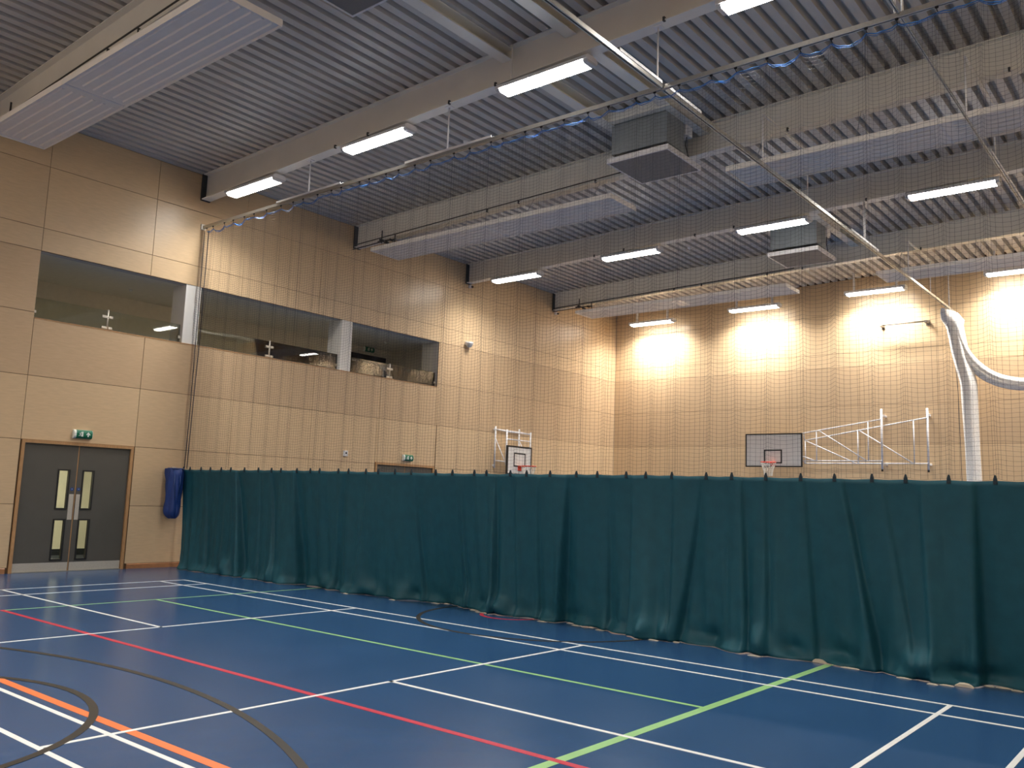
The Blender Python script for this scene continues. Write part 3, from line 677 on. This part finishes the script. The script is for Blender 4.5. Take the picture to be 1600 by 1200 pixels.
# lobby behind door 1, closed dark recess behind door 2
x0, x1 = -6.2, XW - .222
tag(MB().box(x0, XW - .02, -2.9, 3.0, -.12, -.001).build('floor_lobby', M_lobfl, origin=(-4, -1, 0)), kind='structure')
tag(MB().box(x0 - .1, x0, -2.9, 3.0, 0, 2.8).box(x0, x1, -3.0, -2.9, 0, 2.8).box(x0, x1, 3.0, 3.1, 0, 2.8).build('wall_lobby', M_cream, origin=(-6, -1, 0)), kind='structure')
tag(MB().box(x0 - .1, x1, -3.0, 3.1, 2.8, 2.9).build('ceiling_lobby', M_plain, origin=(-4, -1, 2.8)), kind='structure')
tag(MB().box(x0, x0 + .015, -2.9, 3.0, 0, .14).build('baseboard_lobby', M_black, origin=(-6.1, -1, 0)), kind='structure')
t = thing('lobby_light', (-4.4, -1.0, 2.8), 'lit square ceiling lamp in the lobby behind the grey double door', 'light')
MB().box(-4.75, -4.05, -1.35, -.65, 2.76, 2.80).build('housing', M_white, t); MB().box(-4.70, -4.10, -1.30, -.70, 2.75, 2.76).build('diffuser', M_lobl, t)
tag(MB().box(-3.6, -3.5, 5.9, 9.3, 0, 2.6).box(-3.5, x1, 5.8, 5.9, 0, 2.6).box(-3.5, x1, 9.3, 9.4, 0, 2.6).box(-3.6, x1, 5.8, 9.4, 2.6, 2.7).build('wall_store', M_gal, origin=(-3.5, 7.6, 0)), kind='structure')

# ------------------------------------------------------------------ exit signs
def exit_sign(yc, zc, label, x=XW, hw=.175, hh=.082):
    t = thing('exit_sign', (x, yc, zc - hh), label, 'sign', 'green exit signs')
    prof = [(0, -hh), (.045, -hh), (.075, -hh * .7), (.085, -hh * .3), (.085, hh * .3), (.075, hh * .7), (.045, hh), (0, hh)]
    MB().prism(None, [(x + a, yc - hw, zc + b) for a, b in prof], [(x + a, yc + hw, zc + b) for a, b in prof]).build('housing', M_pict, t)
    fp = [(.047, -hh - .0015), (.0765, -hh * .71), (.0872, -hh * .3), (.0872, hh * .3), (.0765, hh * .71), (.047, hh + .0015), (.04, 0)]
    MB().prism(None, [(x + a, yc - hw + .042, zc + b) for a, b in fp], [(x + a, yc + hw - .006, zc + b) for a, b in fp]).build('sign_face', M_green, t)
    fx = x + .0885
    b = MB(); ax = yc + .085
    def poly(p): b.prism(None, [(fx - .004, q[0], q[1]) for q in p], [(fx, q[0], q[1]) for q in p])
    poly([(ax - .011, zc - .045), (ax + .011, zc - .045), (ax + .011, zc + .012), (ax - .011, zc + .012)])
    poly([(ax - .042, zc - .004), (ax - .028, zc - .016), (ax, zc + .016), (ax + .028, zc - .016), (ax + .042, zc - .004), (ax, zc + .045)])
    b.build('up_arrow', M_pict, t)
    b = MB(); c = yc - .05
    def seg(p, q, r): 
        d = Vector((0, q[0] - p[0], q[1] - p[1])); d.normalize(); nrm = Vector((0, -d.z, d.y)) * r
        poly([(p[0] + nrm.y, p[1] + nrm.z), (p[0] - nrm.y, p[1] - nrm.z), (q[0] - nrm.y, q[1] - nrm.z), (q[0] + nrm.y, q[1] + nrm.z)])
    # door outline with a running figure
    poly([(c + .012, zc - .045), (c + .040, zc - .045), (c + .040, zc + .047), (c + .012, zc + .047)])
    poly([(c + .002 + .009 * math.cos(a), zc + .033 + .009 * math.sin(a)) for a in np.linspace(0, 5.5, 8)])
    seg((c - .002, zc + .022), (c - .014, zc - .008), .008); seg((c - .014, zc - .008), (c + .004, zc - .020), .005); seg((c + .004, zc - .020), (c - .001, zc - .044), .005)
    seg((c - .014, zc - .008), (c - .026, zc - .030), .005); seg((c - .026, zc - .030), (c - .044, zc - .032), .005)
    seg((c - .004, zc + .018), (c - .028, zc + .016), .004); seg((c - .028, zc + .016), (c - .036, zc), .004)
    b.build('running_figure', M_pict, t)
    return t
exit_sign(-.965, 2.585, 'green exit sign with up arrow above the grey double door at left')
exit_sign(7.67, 2.63, 'small green exit sign on the left wall above the curtain, behind the net')

# ------------------------------------------------------------------ gallery behind the opening
GX, GF, GC = -5.1, 3.95, 5.97
tag(MB().box(GX - .1, XW - .222, -3.0, 9.6, GF - .2, GF).build('floor_gallery', M_galfl, origin=(-4, 3, GF)), kind='structure')
tag(MB().box(GX - .1, XW - .222, -3.0, 9.6, GC, GC + .1).build('ceiling_gallery', M_galc, origin=(-4, 3, GC)), kind='structure')
tag(MB().box(GX - .1, GX, -3.0, 9.6, GF, GC).box(GX, XW - .222, -3.1, -3.0, GF, GC).box(GX, XW - .222, 9.5, 9.6, GF, GC).box(-3.1, XW - .222, 8.71, 8.85, GF, GC).build('wall_gallery', M_gal, origin=(GX, 3, GF)), kind='structure')
tag(MB().box(XW - .235, XW + .006, OP[0], OP[1], OP[2] - .018, OP[2] + .004).build('trim_1', M_frame, origin=(XW, 3, OP[2])), kind='structure')
for y0, y1, lab in ((.93, 1.285, 'white square column in the gallery opening, at the edge of the net'), (5.20, 5.55, 'white square column in the gallery opening, behind the net')):
    t = thing('gallery_column', (-2.68, (y0 + y1) / 2, GF), lab, 'column', 'white columns of the gallery')
    MB().bbox(-2.96, XW - .012, y0, y1, OP[2] + .005, GC, .006).build('shaft', M_column, t)
    MB().box(-2.96, XW - .225, y0, y1, GF, OP[2] + .004).build('pedestal', M_column, t)
ZG = 5.085
bays = [(-2.03, .92), (1.295, 5.19), (5.56, 8.69)]; bn = ['left', 'middle', 'right']
for (a, b_), nm in zip(bays, bn):
    yc = {'left': -.64, 'middle': 3.18, 'right': 6.97}[nm]
    t = thing('glass_balustrade', (-2.55, yc, OP[2]), f'glass balustrade with one steel post in the {nm} bay of the gallery', 'balustrade', 'gallery balustrades')
    xg = -2.52
    MB().box(xg - .006, xg + .006, a + .01, yc - .022, OP[2] + .03, ZG).build('glass_pane', M_glass, t); MB().box(xg - .006, xg + .006, yc + .022, b_ - .01, OP[2] + .03, ZG).build('glass_pane', M_glass, t)
    MB().tube([(xg, yc, OP[2] + .002), (xg, yc, ZG + .02)], .019, 10).build('post', M_steel, t)
    for z in (OP[2] + .055, ZG - .13):
        for s in (-1, 1): MB().bbox(xg - .022, xg + .022, yc + s * .016, yc + s * .105, z - .028, z + .028, .010).build('glass_clamp', M_steel, t)
    for ye, s in ((a, 1), (b_, -1)): MB().bbox(xg - .02, xg + .02, ye, ye + s * .04, OP[2] + .10, OP[2] + .16, .006).build('edge_clamp', M_steel, t)
# door header and exit sign at the back of the right bay, ceiling sensors
t = thing('gallery_door', (GX, 8.3, GF), 'black door head at the back of the right bay of the gallery', 'door')
MB().box(GX + .002, GX + .06, 7.3, 9.1, 5.55, 5.74).build('door_head', M_black, t); MB().box(GX + .002, GX + .04, 7.36, 9.04, GF, 5.55).build('door_leaf', M_door, t)
exit_sign(8.30, 5.885, 'dim green exit sign under the gallery soffit, behind the net', x=GX + .12, hw=.20, hh=.075)
for yy, xx, nm in ((.55, -4.1, 'left'), (8.0, -3.9, 'right')):
    t = thing('ceiling_spot', (xx, yy, GC), f'tiny white sensor on the gallery soffit in the {nm} bay', 'sensor')
    MB().tube([(xx, yy, GC), (xx, yy, GC - .03)], .035, 12).build('base', M_white, t); MB().tube([(xx, yy, GC - .03), (xx, yy, GC - .05)], [.028, .01], 12).build('lens', M_pict, t)

# ------------------------------------------------------------------ small wall devices
t = thing('dome_camera', (XW, 9.84, 6.0), 'small white dome camera on the left wall right of the gallery opening', 'camera')
MB().bbox(XW, XW + .05, 9.76, 9.92, 6.05, 6.15, .01).build('mount', M_white, t)
b = MB()
for k in range(5): 
    a0, a1 = k / 5 * math.pi / 2, (k + 1) / 5 * math.pi / 2
    b.tube([(XW + .11, 9.84, 6.07 - .10 * math.sin(a0)), (XW + .11, 9.84, 6.07 - .10 * math.sin(a1))], [.10 * math.cos(a0) + .002, .10 * math.cos(a1) + .002], 14, cap=(k == 4))
b.build('dome', M_clear, t); MB().tube([(XW + .11, 9.84, 6.13), (XW + .11, 9.84, 6.065)], .115, 16).box(XW + .03, XW + .11, 9.78, 9.90, 6.08, 6.12).build('hood', M_white, t)
t = thing('call_point', (XW, 5.53, 2.55), 'small white square switch box with a dark dot on the left wall above the curtain', 'switch')
MB().bbox(XW, XW + .045, 5.47, 5.60, 2.55, 2.69, .008).build('box', M_white, t); MB().tube([(XW + .045, 5.535, 2.63), (XW + .06, 5.535, 2.63)], .022, 12).build('button', M_black, t)
for y in (9.86, 14.13):
    t = thing('wall_sensor', (XW, y, 7.76), 'small white sensor just below the end of the ' + ('second lit beam' if y < 12 else 'beam nearest the far wall'), 'sensor')
    MB().bbox(XW, XW + .08, y - .05, y + .05, 7.76, 7.85, .012).build('body', M_white, t); MB().tube([(XW + .08, y + .02, 7.80), (XW + .12, y + .02, 7.79)], .032, 12).build('lens', M_black, t)
t = thing('wall_bar', (7.57, 17.6, 7.05), 'short horizontal steel bar on the far wall below the third hot spot', 'bar')
MB().tube([(6.92, 17.62, 7.10), (8.24, 17.62, 7.10)], .022, 8).build('bar', M_bar, t)
for xx in (6.95, 8.18): MB().box(xx - .04, xx + .04, 17.60, YF, 7.07, 7.13).box(xx - .05, xx + .05, YF - .02, YF, 7.02, 7.18).build('bar_bracket', M_bar, t)

# ------------------------------------------------------------------ basketball goals
def ring_net(t, c, R, facing, net=True, M_r=M_ring):
    cx, cy, cz = c; n = 28
    MB().tube([(cx + R * math.cos(2 * math.pi * i / n), cy + R * math.sin(2 * math.pi * i / n), cz) for i in range(n + 1)], .012, 8, cap=False).build('ring', M_r, t)
    if not net: return
    b = MB(); lv = [(0, R), (.10, R * .86), (.20, R * .70), (.30, R * .58), (.42, R * .52)]
    for i in range(12):
        for s in (-1, 1):
            p = []
            for j, (d, r) in enumerate(lv):
                a = 2 * math.pi * (i + s * .5 * (j % 2 if s > 0 else j % 2)) / 12; p.append((cx + r * math.cos(a), cy + r * math.sin(a), cz - d))
            b.tube(p, .006, 4, cap=False)
    b.build('ring_net', M_cord, t)
t = thing('basketball_goal', (3.78, 17.6, 2.7), 'basketball goal on the far wall with white lattice frame to its right', 'basketball goal', 'basketball goals')
bx0, bx1, bz0, bz1, by = 2.88, 4.69, 2.905, 3.935, 17.30
MB().bbox(bx0, bx1, by, by + .035, bz0, bz1, .004).build('backboard', M_board, t)
f = .035; MB().box(bx0 - .004, bx1 + .004, by - .006, by + .04, bz0 - .004, bz0 + f).box(bx0 - .004, bx1 + .004, by - .006, by + .04, bz1 - f, bz1 + .004).box(bx0 - .004, bx0 + f, by - .006, by + .04, bz0 + f, bz1 - f).box(bx1 - f, bx1 + .004, by - .006, by + .04, bz0 + f, bz1 - f).build('board_border', M_black, t)
q0, q1, r0, r1 = 3.485, 4.065, 3.01, 3.44; f = .042
MB().box(q0, q1, by - .004, by, r0, r0 + f).box(q0, q1, by - .004, by, r1 - f, r1).box(q0, q0 + f, by - .004, by, r0 + f, r1 - f).box(q1 - f, q1, by - .004, by, r0 + f, r1 - f).build('target_square', M_black, t)
ring_net(t, (3.775, by - .36, 3.03), .228, -1); MB().box(3.70, 3.85, by - .15, by - .002, 3.005, 3.035).box(3.69, 3.86, by - .02, by - .004, 2.93, 3.05).build('ring_bracket', M_ring, t)
def truss(name, pairs, y, r, t_):
    b = MB()
    for (xa, za), (xb, zb) in pairs: b.tube([(xa, y, za), (xb, y, zb)], r, 8)
    b.build(name, M_white, t_)
Y1, Y2 = 17.42, 17.60
for xx, yy, z0, z1 in ((6.97, Y1 + .03, 2.86, 4.60), (8.16, Y2 + .03, 2.86, 4.60)): MB().tube([(xx, yy, z0), (xx, yy, z1)], .032, 10).build('pivot_post', M_white, t)
for xx, yy in ((6.97, Y1 + .03), (8.16, Y2 + .03)):
    for zz in (3.02, 4.42): MB().box(xx - .03, xx + .03, yy, YF - .001, zz - .03, zz + .03).build('wall_bracket', M_white, t)
    MB().tube([(xx, yy, 2.80), (xx, yy, 2.86)], .03, 8).build('post_foot', M_black, t)
truss('truss_arm', [((4.62, 3.93), (6.97, 4.30)), ((4.62, 3.10), (6.97, 3.10)), ((5.09, 4.0), (5.09, 3.10)), ((6.60, 4.24), (6.60, 3.10)), ((5.17, 4.01), (6.55, 3.10)), ((4.66, 3.24), (5.05, 3.10)), ((4.65, 3.93), (4.65, 3.10))], Y1, .017, t)
truss('truss_arm', [((4.66, 3.73), (8.16, 4.33)), ((4.66, 3.035), (8.16, 3.035)), ((4.68, 3.73), (4.68, 3.035)), ((6.25, 4.0), (6.25, 3.035)), ((7.80, 4.27), (7.80, 3.035)), ((4.70, 3.72), (6.18, 3.04)), ((6.30, 4.0), (7.77, 3.04))], Y2, .017, t)
MB().tube([(4.70, Y1, 3.10), (4.66, Y2, 3.035)], .016, 6).tube([(4.70, Y1, 3.93), (4.66, Y2, 3.73)], .016, 6).tube([(4.60, by + .035, 3.5), (4.62, Y1, 3.5)], .02, 6).tube([(4.62, Y1, 3.1), (4.62, Y1, 3.93)], .017, 6).build('link_bar', M_white, t)
# goal on the left wall
t = thing('basketball_goal', (-2.1, 11.82, 2.3), 'smaller basketball goal on the left wall, partly hidden by the curtain', 'basketball goal', 'basketball goals')
xb = -1.86; y0, y1, z0, z1 = 11.21, 12.39, 2.35, 3.215
MB().bbox(xb - .035, xb, y0, y1, z0, z1, .004).build('backboard', M_board, t)
f = .045; MB().box(xb - .04, xb + .006, y0 - .004, y0 + f, z0, z1).box(xb - .04, xb + .006, y1 - f, y1 + .004, z0, z1).box(xb - .04, xb + .006, y0 + f, y1 - f, z1 - f, z1).box(xb - .04, xb + .006, y0 + f, y1 - f, z0, z0 + f).build('board_border', M_black, t)
q0, q1, r0, r1 = 11.53, 12.09, 2.595, 3.015; f = .042
MB().box(xb, xb + .004, q0, q1, r0, r0 + f).box(xb, xb + .004, q0, q1, r1 - f, r1).box(xb, xb + .004, q0, q0 + f, r0 + f, r1 - f).box(xb, xb + .004, q1 - f, q1, r0 + f, r1 - f).build('target_square', M_black, t)
ring_net(t, (xb + .36, 11.81, 2.62), .225, 1, net=True); MB().box(xb + .002, xb + .15, 11.73, 11.89, 2.595, 2.625).box(xb + .004, xb + .02, 11.73, 11.89, 2.48, 2.63).build('ring_bracket', M_ring, t)
for yy in (11.24, 12.38):
    MB().tube([(XW + .05, yy, 2.54), (XW + .05, yy, 3.79)], .028, 8).build('wall_post', M_white, t)
    for zz in (2.62, 3.70): MB().box(XW, XW + .06, yy - .03, yy + .03, zz - .03, zz + .03).build('wall_bracket', M_white, t)
    MB().tube([(XW + .05, yy, 3.70), (xb - .06, yy, 3.62)], .020, 6).tube([(XW + .05, yy, 2.76), (xb - .06, yy, 2.72)], .020, 6).tube([(XW + .05, yy, 3.45), (xb - .06, yy, 2.66)], .017, 6).tube([(xb - .06, yy, 2.62), (xb - .06, yy, 3.68)], .026, 8).build('side_frame', M_white, t)
MB().tube([(xb - .06, 11.24, 3.62), (xb - .06, 12.38, 3.62)], .022, 6).tube([(xb - .06, 11.24, 3.40), (xb - .06, 12.38, 3.40)], .018, 6).tube([(XW + .05, 11.24, 3.70), (XW + .05, 12.38, 3.70)], .020, 6).build('cross_rail', M_white, t)

# ------------------------------------------------------------------ white cricket net bundled at the far end of the tracks
def ruffle(path, w0, w1, depth, n=26, turns=6, seed=1):
    # swept folded strip: a closed ruffled section carried along a path; w = half widths (along dirv) at each path point
    rg = np.random.default_rng(seed); ph = rg.uniform(0, 6.28, 3)
    V = np.zeros((len(path), n + 1, 3))
    for i, (p, dv, hw, dp) in enumerate(path):
        p = np.array(p); dv = np.array(dv, float); dv /= np.linalg.norm(dv)
        tang = np.array(path[min(i + 1, len(path) - 1)][0]) - np.array(path[max(i - 1, 0)][0]); tang = tang / np.linalg.norm(tang)
        nv = np.cross(dv, tang); nv /= np.linalg.norm(nv)
        for k in range(n + 1):
            a = 2 * math.pi * k / n
            r = 1 + .10 * math.sin(turns * a + ph[0] + i * .05) + .08 * math.sin(2 * turns * a + ph[1] - i * .08)
            V[i, k] = p + dv * hw * math.cos(a) * r + nv * dp * math.sin(a) * r
    return V
cn = thing('cricket_net', (9.3, 17.25, 0), 'white netting bundled by the far wall, sagging to the right', 'net')
path = []
for t_ in np.linspace(0, 1, 60):
    z = 7.22 - 7.20 * t_; d = min(1, t_ / .06); d = d * d * (3 - 2 * d)
    x_ = float(np.interp(z, [0, 2.6, 5.2, 6.0, 6.9, 7.22], [9.42, 9.38, 9.32, 9.14, 9.0, 8.95])); y_ = 17.02 + .25 * d
    path.append(((x_, y_, z), (.25 + .75 * d, 1 - .85 * d, 0), .42 * (1 - d) + (.20 - .03 * t_) * d, .03 + .045 * d))
V = ruffle(path, 0, 0, 0); grid_obj('hanging_bundle', V, V.shape[0], V.shape[1], M_wnet, cn)
ctl = [(9.02, 17.25, 6.75), (9.10, 17.27, 6.35), (9.25, 17.30, 5.98), (9.48, 17.32, 5.66), (9.78, 17.34, 5.38), (10.15, 17.35, 5.20), (10.6, 17.35, 5.10), (11.0, 17.35, 5.16), (11.4, 17.35, 5.45), (11.7, 17.33, 5.95), (11.9, 17.30, 6.6), (12.0, 17.28, 7.18)]
ctl = np.array(ctl); s = np.arange(len(ctl)); ss = np.linspace(0, len(ctl) - 1, 60)
pp = np.stack([np.interp(ss, s, ctl[:, k]) for k in range(3)], 1)
for k in range(3):
    kk = np.ones(5) / 5; pp[2:-2, k] = np.convolve(pp[:, k], kk, 'valid')
path = []
for i in range(len(pp)):
    tg = pp[min(i + 1, len(pp) - 1)] - pp[max(i - 1, 0)]; dv = (-tg[2], 0, tg[0]); path.append((tuple(pp[i]), dv, .15, .07))
V = ruffle(path, 0, 0, 0, seed=4); grid_obj('swag', V, V.shape[0], V.shape[1], M_wnet, cn)
MB().tube([(8.80, 17.05, 7.2), (8.90, 17.2, 6.6), (8.98, 17.3, 6.0), (9.03, 17.35, 5.0), (9.06, 17.35, 2.6), (9.08, 17.35, .05)], .007, 6).build('draw_cord', M_net, cn)
